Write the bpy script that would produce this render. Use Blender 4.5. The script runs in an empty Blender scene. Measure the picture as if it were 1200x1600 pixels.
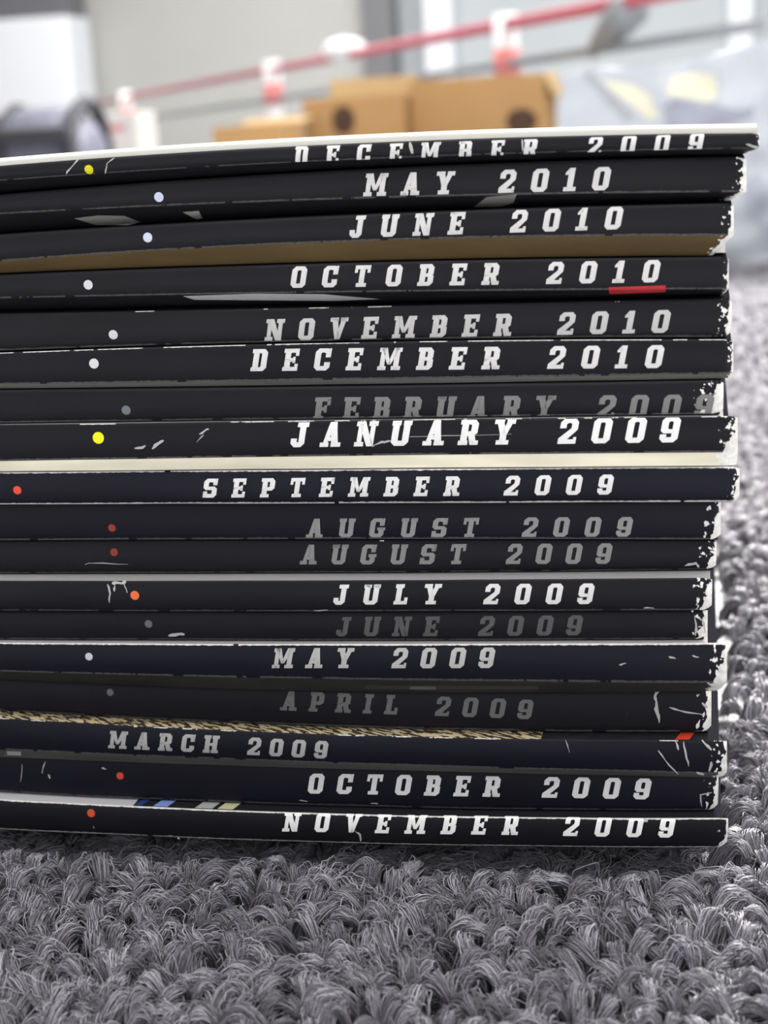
import bpy, bmesh, math, random
import numpy as np
from mathutils import Vector, Matrix

random.seed(7); rng = np.random.default_rng(11)
S = bpy.context.scene
COL = S.collection

# ------------------------------------------------------------------ camera
F = 2600.0                                   # focal length in pixels of the 1200 x 1600 frame
CAM = Vector((0.05266621, -0.24832953, 0.11574154))
RT = Vector((0.98153416, 0.18415935, -0.05173029))
UP = Vector((0.00772677, 0.23204182, 0.97267512))
FW = Vector((-0.19113081, 0.95511357, -0.22633402))
cd = bpy.data.cameras.new('camera'); cam = bpy.data.objects.new('camera', cd); COL.objects.link(cam)
cam.matrix_world = Matrix(((RT.x, UP.x, -FW.x, CAM.x), (RT.y, UP.y, -FW.y, CAM.y), (RT.z, UP.z, -FW.z, CAM.z), (0, 0, 0, 1)))
cd.sensor_fit = 'HORIZONTAL'; cd.sensor_width = 36.0; cd.lens = 36.0 * F / 1200.0
cd.clip_start = 0.01; cd.clip_end = 100
cd.dof.use_dof = True; cd.dof.focus_distance = 0.266; cd.dof.aperture_fstop = cd.lens / 2.3
S.camera = cam

# ------------------------------------------------------------------ world, lights, exposure
vs = S.view_settings
vs.view_transform = 'Standard'; vs.look = 'None'; vs.exposure = 0.0; vs.gamma = 1.0; vs.use_curve_mapping = False
w = bpy.data.worlds.new('world'); S.world = w; w.use_nodes = True
w.node_tree.nodes['Background'].inputs[0].default_value = (0.93, 0.95, 1.0, 1)
w.node_tree.nodes['Background'].inputs[1].default_value = 1.22
def lamp(name, loc, size, sizey, power, rot=(0, 0, 0), col=(1, .98, .95)):
    l = bpy.data.lights.new(name, 'AREA'); l.shape = 'RECTANGLE'; l.size = size; l.size_y = sizey; l.energy = power; l.color = col
    o = bpy.data.objects.new(name, l); o.location = loc; o.rotation_euler = rot; COL.objects.link(o); return o
lamp('ceiling_lamp', (-0.4, -0.8, 2.95), 1.2, 0.6, 30)
lamp('daylight_standin', (0.25, 2.7, 1.6), 1.5, 0.8, 640, (math.radians(-62), 0, math.radians(4)))  # added area lamp behind the stack, standing in for daylight; no window built
lamp('ceiling_lamp', (-1.6, 5.4, 2.95), 2.4, 1.0, 110)
lamp('ceiling_lamp', (1.0, 5.4, 2.95), 2.4, 1.0, 110)
lamp('ceiling_lamp', (-3.2, 10.4, 2.95), 3.0, 1.0, 180)
lamp('ceiling_lamp', (0.6, 10.4, 2.95), 3.0, 1.0, 180)

# ------------------------------------------------------------------ helpers
def hit(px, py, Y=0.0):                      # where the sight line through a pixel meets the upright plane at depth Y
    d = FW + RT * ((px - 600) / F) - UP * ((py - 800) / F)
    return CAM + d * ((Y - CAM.y) / d.y)
def hit_z(px, py, z):
    d = FW + RT * ((px - 600) / F) - UP * ((py - 800) / F)
    return CAM + d * ((z - CAM.z) / d.z)
def tag(o, label=None, cat=None, group=None, kind=None):
    if label: o['label'] = label
    if cat: o['category'] = cat
    if group: o['group'] = group
    if kind: o['kind'] = kind
    return o
def empty(name, loc, label, cat, group=None):
    o = bpy.data.objects.new(name, None); o.location = loc; o.empty_display_size = .02; COL.objects.link(o)
    return tag(o, label, cat, group)
def link(name, me, mat, parent=None, origin=None):
    o = bpy.data.objects.new(name, me); COL.objects.link(o)
    if mat is not None: me.materials.append(mat)
    if parent is not None:
        o.parent = parent
        me.transform(Matrix.Translation(-(origin if origin is not None else parent.location)))
    elif origin is not None:
        me.transform(Matrix.Translation(-origin)); o.location = origin
    return o
def mesh_bm(name, bm, smooth=False):
    me = bpy.data.meshes.new(name); bm.normal_update(); bm.to_mesh(me); bm.free()
    if smooth: me.polygons.foreach_set('use_smooth', [True] * len(me.polygons))
    return me
def box(bm, p0, p1, bevel=0.0, mat=None):
    c = [(a + b) / 2 for a, b in zip(p0, p1)]; s = [abs(b - a) for a, b in zip(p0, p1)]
    r = bmesh.ops.create_cube(bm, size=1.0)
    vsx = r['verts']
    for v in vsx:
        v.co = Vector((v.co.x * s[0] + c[0], v.co.y * s[1] + c[1], v.co.z * s[2] + c[2]))
        if mat is not None: v.co = mat @ v.co
    if bevel > 0:
        es = list({e for v in vsx for e in v.link_edges})
        bmesh.ops.bevel(bm, geom=es, offset=bevel, segments=2, profile=.6, affect='EDGES')
def tube(bm, pts, r, n=14):
    rings = []
    pts = [Vector(p) for p in pts]
    for i, p in enumerate(pts):
        t = (pts[min(i + 1, len(pts) - 1)] - pts[max(i - 1, 0)]).normalized()
        a = t.orthogonal().normalized() if abs(t.z) > .9 else t.cross(Vector((0, 0, 1))).normalized()
        b = t.cross(a)
        rr = r[i] if isinstance(r, (list, tuple)) else r
        rings.append([bm.verts.new(p + (a * math.cos(2 * math.pi * k / n) + b * math.sin(2 * math.pi * k / n)) * rr) for k in range(n)])
    for i in range(len(rings) - 1):
        for k in range(n):
            bm.faces.new((rings[i][k], rings[i][(k + 1) % n], rings[i + 1][(k + 1) % n], rings[i + 1][k]))
    bm.faces.new(rings[0][::-1]); bm.faces.new(rings[-1])
def lin(v):
    if isinstance(v, (int, float)): v = (v, v, v)
    return tuple(((c / 255) / 12.92 if c <= 10.3 else (((c / 255) + .055) / 1.055) ** 2.4) for c in v) + (1,)
def mat_plain(name, col, rough=.6, spec=.3, noise=0.0, nscale=20.0, bump=0.0, bscale=80.0):
    m = bpy.data.materials.new(name); m.use_nodes = True
    nt = m.node_tree; b = nt.nodes['Principled BSDF']
    b.inputs['Roughness'].default_value = rough; b.inputs['Specular IOR Level'].default_value = spec
    b.inputs['Base Color'].default_value = col
    tc = nt.nodes.new('ShaderNodeTexCoord')
    if noise > 0:
        n = nt.nodes.new('ShaderNodeTexNoise'); n.inputs['Scale'].default_value = nscale; n.inputs['Detail'].default_value = 4
        nt.links.new(tc.outputs['Object'], n.inputs['Vector'])
        mx = nt.nodes.new('ShaderNodeMix'); mx.data_type = 'RGBA'
        mx.inputs[6].default_value = tuple(c * (1 - noise) for c in col[:3]) + (1,)
        mx.inputs[7].default_value = tuple(min(1, c * (1 + noise)) for c in col[:3]) + (1,)
        nt.links.new(n.outputs['Fac'], mx.inputs[0]); nt.links.new(mx.outputs[2], b.inputs['Base Color'])
    if bump > 0:
        n = nt.nodes.new('ShaderNodeTexNoise'); n.inputs['Scale'].default_value = bscale; n.inputs['Detail'].default_value = 3
        nt.links.new(tc.outputs['Object'], n.inputs['Vector'])
        bp = nt.nodes.new('ShaderNodeBump'); bp.inputs['Strength'].default_value = bump; bp.inputs['Distance'].default_value = .01
        nt.links.new(n.outputs['Fac'], bp.inputs['Height']); nt.links.new(bp.outputs['Normal'], b.inputs['Normal'])
    return m
class NT:                                    # small writer for node trees
    def __init__(s, nt): s.nt = nt
    def n(s, t, **k):
        x = s.nt.nodes.new(t)
        for a, v in k.items(): setattr(x, a, v)
        return x
    def put(s, x, v):
        if isinstance(v, (int, float)): x.default_value = v
        else: s.nt.links.new(v, x)
    def m(s, op, a, b=0.0, c=None, clamp=False):
        x = s.n('ShaderNodeMath', operation=op); x.use_clamp = clamp
        s.put(x.inputs[0], a); s.put(x.inputs[1], b)
        if c is not None: s.put(x.inputs[2], c)
        return x.outputs[0]
    def vec(s, x, y, z):
        c = s.n('ShaderNodeCombineXYZ'); s.put(c.inputs[0], x); s.put(c.inputs[1], y); s.put(c.inputs[2], z); return c.outputs[0]
    def noise(s, v, scale, detail=3.0):
        x = s.n('ShaderNodeTexNoise'); x.inputs['Scale'].default_value = scale; x.inputs['Detail'].default_value = detail
        s.nt.links.new(v, x.inputs['Vector']); return x.outputs['Fac']
    def mix(s, f, a, b):
        x = s.n('ShaderNodeMix', data_type='RGBA'); s.put(x.inputs[0], f)
        for i, v in ((6, a), (7, b)):
            if isinstance(v, tuple): x.inputs[i].default_value = v
            else: s.nt.links.new(v, x.inputs[i])
        return x.outputs[2]

PAPER = (.66, .645, .60, 1)
def spine_material(name, seed, w0, slant, etop, emid, scuff, band, ink):
    """Black laminated cover stock whose print is worn to the paper at the head, along the edges and in small scuffs.
    UV: u = mm from the head of the magazine, v = 0 top edge, 1 lower crease, 2 bottom of the underside fold."""
    m = bpy.data.materials.new(name); m.use_nodes = True
    g = NT(m.node_tree); b = m.node_tree.nodes['Principled BSDF']
    uv = g.n('ShaderNodeUVMap'); sp = g.n('ShaderNodeSeparateXYZ'); m.node_tree.links.new(uv.outputs[0], sp.inputs[0])
    u, v = sp.outputs[0], sp.outputs[1]
    n1 = g.noise(g.vec(g.m('MULTIPLY', u, .9), g.m('MULTIPLY', v, 4.5), seed * 3.7), 1.0, 4)
    nfine = g.noise(g.vec(g.m('MULTIPLY', u, 1.5), g.m('MULTIPLY', v, 6), seed * 1.3), 1.0, 3)
    nlong = g.noise(g.vec(g.m('MULTIPLY', u, .22), seed * 2.1, 0.0), 1.0, 4)
    nlong2 = g.noise(g.vec(g.m('MULTIPLY', u, .3), seed * 5.3, 4.0), 1.0, 4)
    lim = g.m('ADD', g.m('MULTIPLY_ADD', g.m('MINIMUM', g.m('POWER', v, 1.6), 1.3), slant, w0), g.m('MULTIPLY', g.m('SUBTRACT', n1, .5), min(1.3, .5 + w0 * 1.6) + slant))
    end = g.m('LESS_THAN', u, lim)
    zone = g.m('LESS_THAN', u, g.m('MULTIPLY_ADD', n1, 3.0 * min(1, w0 * 2.6), .1 + slant * .8))
    flake = g.m('MULTIPLY', zone, g.m('GREATER_THAN', nfine, .60))
    thr = .80 - .5 * etop; thr2 = .40 if emid < .6 else .62 - .4 * emid
    top = g.m('MULTIPLY', g.m('LESS_THAN', v, g.m('MULTIPLY_ADD', nfine, .030 + .02 * (etop > .7), .006 + .006 * (etop > .7))), g.m('GREATER_THAN', nlong, thr))
    d = g.m('ABSOLUTE', g.m('SUBTRACT', v, .985))
    mid = g.m('MULTIPLY', g.m('LESS_THAN', d, g.m('MULTIPLY', nfine, .07)), g.m('GREATER_THAN', nlong2, thr2))
    ns = g.noise(g.vec(g.m('MULTIPLY', u, .75), g.m('MULTIPLY', v, 3.0), seed * 9.1 + 5), 1.0, 5)
    sc = g.m('GREATER_THAN', ns, .82 - .07 * scuff)
    mask = g.m('MAXIMUM', g.m('MAXIMUM', end, flake), g.m('MAXIMUM', g.m('MULTIPLY', mid, .09 + .55 * (emid > .6)), g.m('MAXIMUM', g.m('MULTIPLY', top, .9), g.m('MULTIPLY', sc, .6))))
    inkn = g.mix(g.noise(g.vec(g.m('MULTIPLY', u, .05), v, seed), 1.0, 2), tuple(c * .75 for c in ink[:3]) + (1,), tuple(c * 1.3 for c in ink[:3]) + (1,))
    col = inkn
    if band is not None:
        bn = g.noise(g.vec(g.m('MULTIPLY', u, .035), g.m('MULTIPLY', v, .5), seed * 7.7), 1.0, 3)
        bc = g.mix(bn, tuple(c * .45 for c in band[:3]) + (1,), tuple(min(1, c * 1.5) for c in band[:3]) + (1,))
        col = g.mix(g.m('GREATER_THAN', v, 1.02), inkn, bc)
    pap = g.mix(nfine, (.42, .41, .38, 1), (.86, .85, .80, 1))
    col = g.mix(mask, col, pap)
    m.node_tree.links.new(col, b.inputs['Base Color'])
    b.inputs['Specular IOR Level'].default_value = .10
    m.node_tree.links.new(g.m('MULTIPLY_ADD', mask, .35, .42), b.inputs['Roughness'])
    return m
M = {}
M['pages'] = mat_plain('page_paper', (.72, .70, .64, 1), .8, .1, .12, 900)
def ink_mat(key, g):
    if key not in M: M[key] = mat_plain('ink_' + key, g, .5, .2, .10, 1500)
    return M[key]

# ------------------------------------------------------------------ setting
XL, XR, YB, YF, ZC = -7.5, 3.0, 13.5, -3.0, 3.0
def shell(name, p0, p1, mat):
    bm = bmesh.new(); box(bm, p0, p1); o = link(name, mesh_bm(name, bm), mat); tag(o, kind='structure'); return o
FZ = -.0070                                   # backing of the carpet; the pile tops reach z = 0
def carpet_mat():
    m = bpy.data.materials.new('carpet_backing'); m.use_nodes = True
    g = NT(m.node_tree); b = m.node_tree.nodes['Principled BSDF']
    tc = g.n('ShaderNodeTexCoord')
    vo = g.n('ShaderNodeTexVoronoi'); vo.inputs['Scale'].default_value = 260; m.node_tree.links.new(tc.outputs['Object'], vo.inputs['Vector'])
    n = g.noise(tc.outputs['Object'], 900, 3); n2 = g.noise(tc.outputs['Object'], 60, 3)
    f = g.m('ADD', g.m('MULTIPLY', n, .5), g.m('MULTIPLY', n2, .5))
    m.node_tree.links.new(g.mix(f, (.14, .14, .15, 1), (.50, .50, .53, 1)), b.inputs['Base Color'])
    b.inputs['Roughness'].default_value = .55; b.inputs['Specular IOR Level'].default_value = .5
    b.inputs['Sheen Weight'].default_value = 1.0; b.inputs['Sheen Roughness'].default_value = .35
    bp = g.n('ShaderNodeBump'); bp.inputs['Strength'].default_value = .5; bp.inputs['Distance'].default_value = .002
    m.node_tree.links.new(vo.outputs['Distance'], bp.inputs['Height']); m.node_tree.links.new(bp.outputs['Normal'], b.inputs['Normal'])
    return m
shell('floor', (XL, YF, FZ - .05), (XR, YB, FZ), carpet_mat())
wallm = mat_plain('wall_paint', (.50, .50, .48, 1), .8, .2, .04, 3)
wallr = mat_plain('wall_paint_cool', (.50, .53, .55, 1), .8, .2, .04, 3)
CX = hit(592, 60, YB).x
shell('wall_back', (XL, YB, FZ), (CX, YB + .1, ZC), wallm)
shell('wall_back', (CX, YB + .25, FZ), (XR, YB + .35, ZC), wallr)
shell('wall_left', (XL - .1, YF, FZ), (XL, YB + .1, ZC), wallm)
shell('wall_right', (XR, YF, FZ), (XR + .1, YB + .35, ZC), wallr)
shell('ceiling', (XL, YF, ZC), (XR, YB + .35, ZC + .1), mat_plain('ceiling_paint', (.8, .8, .78, 1), .9, .1, .03, 4))
shell('trim_1', (hit(570, 60, YB).x, YB - .10, FZ), (hit(616, 60, YB).x, YB + .25, ZC), mat_plain('grey_pillar', (.20, .20, .21, 1), .7, .2, .05, 6))
shell('trim_2', (hit(660, 60, YB).x, YB + .12, FZ), (hit(703, 60, YB).x, YB + .25, ZC), mat_plain('white_pilaster', (.86, .88, .92, 1), .6, .3, .03, 6))
shell('trim_3', (hit(1140, 40, YB).x, YB + .12, FZ), (hit(1176, 40, YB).x, YB + .25, ZC), bpy.data.materials['white_pilaster'])

# ------------------------------------------------------------------ glyphs: slab-serif capitals and figures, cap height 1
s_, b_, c_ = .265, .18, .15
def rc(x0, y0, x1, y1): return [(x0, y0), (x1, y0), (x1, y1), (x0, y1)]
def ring_t(w, x0=0.0):
    k = 1 - c_ - .06
    return [(x0, k), (x0, 1 - c_), (x0 + c_, 1), (w - c_, 1), (w, 1 - c_), (w, k), (w - s_, k), (w - s_ - .05, 1 - b_), (x0 + s_ + .05, 1 - b_), (x0 + s_, k)]
def ring_b(w, x0=0.0): return [(x, 1 - y) for x, y in ring_t(w, x0)][::-1]
def half_t(w): return [(0, 1), (w - c_, 1), (w, 1 - c_), (w, 1 - c_ - .06), (w - s_, 1 - c_ - .06), (w - s_ - .05, 1 - b_), (0, 1 - b_)]
def half_b(w): return [(x, 1 - y) for x, y in half_t(w)][::-1]
LO, HI = c_ + .06, 1 - c_ - .06
W7 = .72
stem = rc(.07, 0, .07 + s_, 1)
pbowl = [half_t(W7), rc(W7 - s_, .5, W7, HI), [(.07, .36), (W7 - c_, .36), (W7, .48), (W7, .56), (W7 - s_, .56), (W7 - s_ - .04, .52), (.07, .52)], stem]
G = {
 'O': (W7, [ring_t(W7), ring_b(W7), rc(0, LO, s_, HI), rc(W7 - s_, LO, W7, HI)]),
 'C': (W7, [ring_t(W7), ring_b(W7), rc(0, LO, s_, HI), rc(W7 - s_ + .03, .60, W7, HI), rc(W7 - .1, .60, W7, 1), rc(W7 - s_, LO, W7, .38)]),
 'G': (.76, [ring_t(W7), ring_b(W7), rc(0, LO, s_, HI), rc(W7 - s_ + .03, .62, W7, HI), rc(W7 - .1, .62, W7, 1), rc(W7 - s_, LO, W7, .5), rc(.38, .38, .78, .53)]),
 'S': (W7, [ring_t(W7), ring_b(W7), rc(0, .5, s_, HI), rc(W7 - s_, LO, W7, .5), [(0, .55), (.12, .41), (W7, .41), (W7, .45), (W7 - .12, .59), (0, .59)], rc(W7 - s_ + .05, .66, W7, HI), rc(W7 - .1, .66, W7, 1), rc(0, LO, s_ - .05, .34), rc(0, 0, .1, .34)]),
 'D': (W7, [half_t(W7), half_b(W7), stem, rc(W7 - s_, LO, W7, HI)]),
 'B': (W7, [half_t(W7 - .02), half_b(W7), stem, rc(W7 - s_, LO, W7, .47), rc(W7 - s_ - .02, .53, W7 - .02, HI), rc(.07, .42, W7 - .05, .58)]),
 'P': (W7, pbowl + [rc(0, 0, .46, b_)]),
 'R': (.78, pbowl + [rc(0, 0, .38, b_), [(.36, .42), (.62, .42), (.74, 0), (.48, 0)], rc(.48, 0, .80, b_)]),
 'E': (.70, [stem, rc(0, 1 - b_, .70, 1), rc(0, 0, .70, b_), rc(.07, .42, .52, .58), rc(.55, .68, .70, 1), rc(.55, 0, .70, .32), rc(.44, .36, .56, .64)]),
 'F': (.68, [stem, rc(0, 1 - b_, .70, 1), rc(.07, .42, .52, .58), rc(.55, .66, .70, 1), rc(.44, .34, .56, .66), rc(0, 0, .44, b_)]),
 'L': (.66, [stem, rc(0, 0, .66, b_), rc(.50, 0, .66, .36), rc(0, 1 - b_, .42, 1)]),
 'T': (.74, [rc(0, 1 - b_, .74, 1), rc(0, .66, .14, 1), rc(.60, .66, .74, 1), rc(.245, 0, .495, 1), rc(.13, 0, .61, b_)]),
 'I': (.44, [rc(.095, 0, .345, 1), rc(0, 0, .44, b_), rc(0, 1 - b_, .44, 1)]),
 'J': (.66, [rc(.32, LO, .57, 1), rc(.2, 1 - b_, .66, 1), ring_b(.57), rc(0, LO, s_ - .02, .36)]),
 'U': (.78, [rc(.05, LO, .05 + s_, 1), rc(.75 - s_, LO, .75, 1), ring_b(.75, .05), rc(0, 1 - b_, .36, 1), rc(.46, 1 - b_, .80, 1)]),
 'V': (.78, [[(.05, 1), (.31, 1), (.50, 0), (.27, 0)], [(.52, 1), (.74, 1), (.50, 0), (.29, 0)], rc(-.02, 1 - b_, .36, 1), rc(.46, 1 - b_, .80, 1)]),
 'Y': (.78, [[(.04, 1), (.31, 1), (.52, .40), (.26, .40)], [(.52, 1), (.75, 1), (.52, .40), (.28, .40)], rc(.26, 0, .52, .46), rc(.14, 0, .64, b_), rc(-.02, 1 - b_, .36, 1), rc(.46, 1 - b_, .80, 1)]),
 'A': (.80, [[(.06, 0), (.24, 0), (.50, 1), (.28, 1)], [(.46, 0), (.74, 0), (.56, 1), (.28, 1)], rc(.2, .24, .62, .40), rc(-.03, 0, .33, b_), rc(.42, 0, .82, b_)]),
 'M': (1.0, [rc(.08, 0, .29, 1), rc(.70, 0, .94, 1), [(.08, 1), (.33, 1), (.57, .25), (.43, .25)], [(.66, 1), (.93, 1), (.57, .25), (.43, .25)], rc(-.01, 0, .37, b_), rc(.61, 0, 1.03, b_), rc(0, 1 - b_, .3, 1), rc(.70, 1 - b_, 1.02, 1)]),
 'N': (.84, [rc(.08, 0, .27, 1), rc(.58, 0, .77, 1), [(.07, 1), (.34, 1), (.77, 0), (.50, 0)], rc(-.01, 0, .36, b_), rc(-.01, 1 - b_, .3, 1), rc(.49, 1 - b_, .86, 1)]),
 'H': (.84, [rc(.08, 0, .08 + s_, 1), rc(.76 - s_, 0, .76, 1), rc(.1, .42, .7, .58), rc(0, 0, .39, b_), rc(0, 1 - b_, .39, 1), rc(.45, 0, .84, b_), rc(.45, 1 - b_, .84, 1)]),
 '2': (.70, [ring_t(.70), rc(0, .62, s_ - .02, HI), [(.70, HI), (.70, .56), (.34, b_), (0, b_), (0, .22), (.45, .62), (.45, HI)], rc(0, 0, .70, b_), rc(.58, 0, .70, .27)]),
 '1': (.52, [rc(.14, 0, .40, 1), [(0, .70), (0, .80), (.16, 1), (.3, 1), (.16, .72)], rc(0, 0, .54, b_)]),
 '9': (.70, [ring_t(.70), ring_b(.70), rc(0, .52, s_, HI), rc(.70 - s_, LO, .70, HI), [(0, .54), (0, .46), (.12, .36), (.5, .36), (.5, .52), (s_ + .04, .52), (s_, .56)], rc(0, LO, s_ - .02, .32)]),
}
G['0'] = G['O']

# ------------------------------------------------------------------ the magazines
# text, recess mm, spine top / lower crease / bottom as seen at the picture's x = 0, 600, 1150, drop-back of the underside fold mm,
# head x, wear (head, slant, top edge, crease, scuffs), end cut mm, underside colour, text (x0, base0, x1, base1, cap px), text grey, dot
DK = (.011, .011, .014, 1)
MAGS = [
 dict(t='DECEMBER 2009', r=0.0, top=(258, 221, 207), cr=(282, 247, 232), bot=(303, 262, 244), dl=4.0, xr=1187, w=(.10, 0, .0, .55, .35), cut=2.7, band=None, tx=(458, 259, 1102, 238, 31), g=205, dot=(139, 265, 7, (200, 195, 30)), cover='white'),
 dict(t='MAY 2010', r=1.5, cr=(334, 309, 300), bot=(366, 333, 317), dl=4.0, xr=1167, w=(.7, .2, 0, .25, .3), cut=2.4, band=None, tx=(567, 307, 957, 297, 36), g=198, dot=(248, 308, 7.5, (190, 195, 214)), cover='dark'),
 dict(t='JUNE 2010', r=1.0, cr=(408, 375, 368), bot=(429, 409, 401), dl=2.2, xr=1147, w=(.35, .4, 0, .25, .3), cut=3.0, band=(.085, .058, .026, 1), tx=(545, 372, 976, 358, 35), g=198, dot=(231, 371, 7.5, (190, 195, 214)), cover='dark'),
 dict(t='OCTOBER 2010', r=1.5, cr=(466, 456, 452), bot=(490, 478, 466), dl=4.2, xr=1139, w=(.2, .1, 0, .4, .3), cut=.8, band=None, tx=(453, 450, 1034, 441, 34), g=198, dot=(138, 445, 7.5, (198, 198, 202)), cover='dark'),
 dict(t='NOVEMBER 2010', r=2.2, bot=(551, 534, 530), dl=0, xr=1144, w=(.5, .3, .4, .3, .3), cut=.6, band=None, tx=(413, 533, 1050, 520, 35), g=178, dot=(177, 523, 7.5, (195, 195, 196)), cover='dark'),
 dict(t='DECEMBER 2010', r=1.5, cr=(601, 593, 584), bot=(610, 603, 594), dl=.5, xr=1146, w=(.2, .1, .66, .15, .3), cut=.5, band=(.075, .075, .066, 1), tx=(391, 580, 1040, 575, 35), g=202, dot=(147, 568, 8, (198, 198, 196)), cover='dark'),
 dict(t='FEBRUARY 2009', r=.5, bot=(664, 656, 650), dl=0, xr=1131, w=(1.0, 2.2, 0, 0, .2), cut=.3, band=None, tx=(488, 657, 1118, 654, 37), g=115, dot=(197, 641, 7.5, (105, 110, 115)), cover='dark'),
 dict(t='JANUARY 2009', r=0.0, cr=(721, 712, 707), bot=(738, 733, 729), dl=.3, xr=1153, w=(.35, 1.3, .5, .1, .5), cut=.2, band=(.60, .56, .44, 1), tx=(453, 699, 1066, 691, 39), g=222, dot=(154, 684, 9.5, (225, 222, 20)), cover='pale'),
 dict(t='SEPTEMBER 2009', r=0.0, bot=(791, 789, 787), dl=0, xr=1156, w=(.35, .5, 1.0, .75, .3), cut=.2, band=None, tx=(316, 778, 961, 773, 30.5), g=212, dot=(27, 766, 7, (215, 75, 55)), cover='dark'),
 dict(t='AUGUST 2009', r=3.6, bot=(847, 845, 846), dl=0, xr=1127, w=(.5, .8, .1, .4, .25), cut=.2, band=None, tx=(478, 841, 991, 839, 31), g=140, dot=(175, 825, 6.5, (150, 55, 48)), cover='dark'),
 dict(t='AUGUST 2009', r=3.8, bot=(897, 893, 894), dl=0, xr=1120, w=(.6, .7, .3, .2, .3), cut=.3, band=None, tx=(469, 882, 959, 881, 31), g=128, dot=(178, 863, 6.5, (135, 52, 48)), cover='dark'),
 dict(t='JULY 2009', r=0.0, top=(908, 907, 903), bot=(957, 958, 956), dl=0, xr=1113, w=(.45, .9, .15, .3, .35), cut=.3, band=None, tx=(520, 945, 931, 944, 31.5), g=208, dot=(211, 930, 7.5, (225, 105, 60)), cover='pale'),
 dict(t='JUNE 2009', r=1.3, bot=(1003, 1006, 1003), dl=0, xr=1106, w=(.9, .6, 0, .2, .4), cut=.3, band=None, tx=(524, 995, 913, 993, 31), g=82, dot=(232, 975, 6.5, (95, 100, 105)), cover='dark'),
 dict(t='MAY 2009', r=0.0, top=(1005, 1007, 1005), cr=(1050, 1063, 1068), bot=(1062, 1082, 1080), dl=2.4, xr=1136, w=(.45, 1.1, 1.0, .05, .3), cut=.9, band=(.026, .025, .023, 1), tx=(425, 1044, 776, 1044, 31), g=172, dot=(139, 1026, 6.5, (190, 190, 195)), cover='pale'),
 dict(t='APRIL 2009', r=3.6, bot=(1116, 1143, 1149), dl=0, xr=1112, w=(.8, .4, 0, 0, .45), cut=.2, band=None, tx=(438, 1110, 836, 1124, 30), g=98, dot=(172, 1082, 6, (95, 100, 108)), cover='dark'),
 dict(t='MARCH 2009', r=0.6, top=(1123, 1151, 1158), cr=(1173, 1196, 1211), bot=(1184, 1204, 1216), dl=.7, xr=1136, w=(.4, .6, .45, .15, .55), cut=.4, band=(.055, .054, .05, 1), tx=(169, 1169, 516, 1186, 27.5), g=160, dot=None, cover='gold'),
 dict(t='OCTOBER 2009', r=2.6, bot=(1243, 1266, 1270), dl=0, xr=1123, w=(.6, .5, .1, .35, .4), cut=.4, band=None, tx=(480, 1240, 1020, 1249, 31.5), g=215, dot=(188, 1212, 6.5, (205, 72, 55)), cover='dark'),
 dict(t='NOVEMBER 2009', r=0.0, top=(1250, 1274.5, 1279.5), bot=(1299, 1322, 1328), dl=0, xr=1138, w=(.35, .5, 1.0, .8, .4), cut=.6, band=None, tx=(441, 1299, 1057, 1309, 29.5), g=235, dot=(142, 1271, 7, (200, 78, 45)), cover='half'),
]
PX = (0, 600, 1150); LEN = .272; DEP = .208
def curve3(pix, Y):
    P = [hit(x, y, Y) for x, y in zip(PX, pix)]
    xs = [p.x for p in P]; zs = [p.z for p in P]
    co = np.polyfit(xs, zs, 2)
    x0, x1 = xs[0], xs[2]
    def f(x):
        x = np.asarray(x, float); xc = np.clip(x, x0, x1 + .006)
        z = np.polyval(co, xc)
        sl = 2 * co[0] * x0 + co[1]
        return z - np.where(x < x0, sl * .02 * (1 - np.exp(-(x0 - np.minimum(x, x0)) / .02)), 0)
    return f
for i, m in enumerate(MAGS):
    m['R'] = m['r'] * .001; m['D'] = m['dl'] * .001; m['ph'] = (i * 1.7, i * 2.9)
    if 'cr' not in m: m['cr'] = None
for i, m in enumerate(MAGS):
    if 'top' not in m: m['top'] = None
XS = np.linspace(-.235, .064, 300)
ZT, ZB, ZCR = [], [], []
for i, m in enumerate(MAGS):
    nxt = MAGS[i + 1] if i + 1 < len(MAGS) else None
    if nxt is not None and nxt['top'] is not None: zb = curve3(nxt['top'], nxt['R'])(XS)
    else:
        e = m['R'] + (m['D'] if m['cr'] else 0)
        zb = curve3(m['bot'], min(e, nxt['R']) if nxt is not None else e)(XS)
    ZB.append(zb)
    ZT.append(curve3(m['top'], m['R'])(XS) if i == 0 else ZB[i - 1])
ZB[-1] = np.maximum(ZB[-1], .0003)
for i in range(len(MAGS) - 2, -1, -1):
    ZB[i] = np.maximum(ZB[i], ZB[i + 1] + .0016)
    ZT[i + 1] = ZB[i]
for i, m in enumerate(MAGS):
    if m['cr']:
        z = curve3(m['cr'], m['R'])(XS); m['zc'] = np.clip(z, ZB[i] + .0005, ZT[i] - .0012)
    else: m['zc'] = ZB[i] + .00016
    m['zt'] = ZT[i] - .0001; m['zb'] = ZB[i] + .0001
    m['head'] = hit(m['xr'], (m['bot'][2] + (m['top'] or m['bot'])[2]) / 2, m['R']).x

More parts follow.
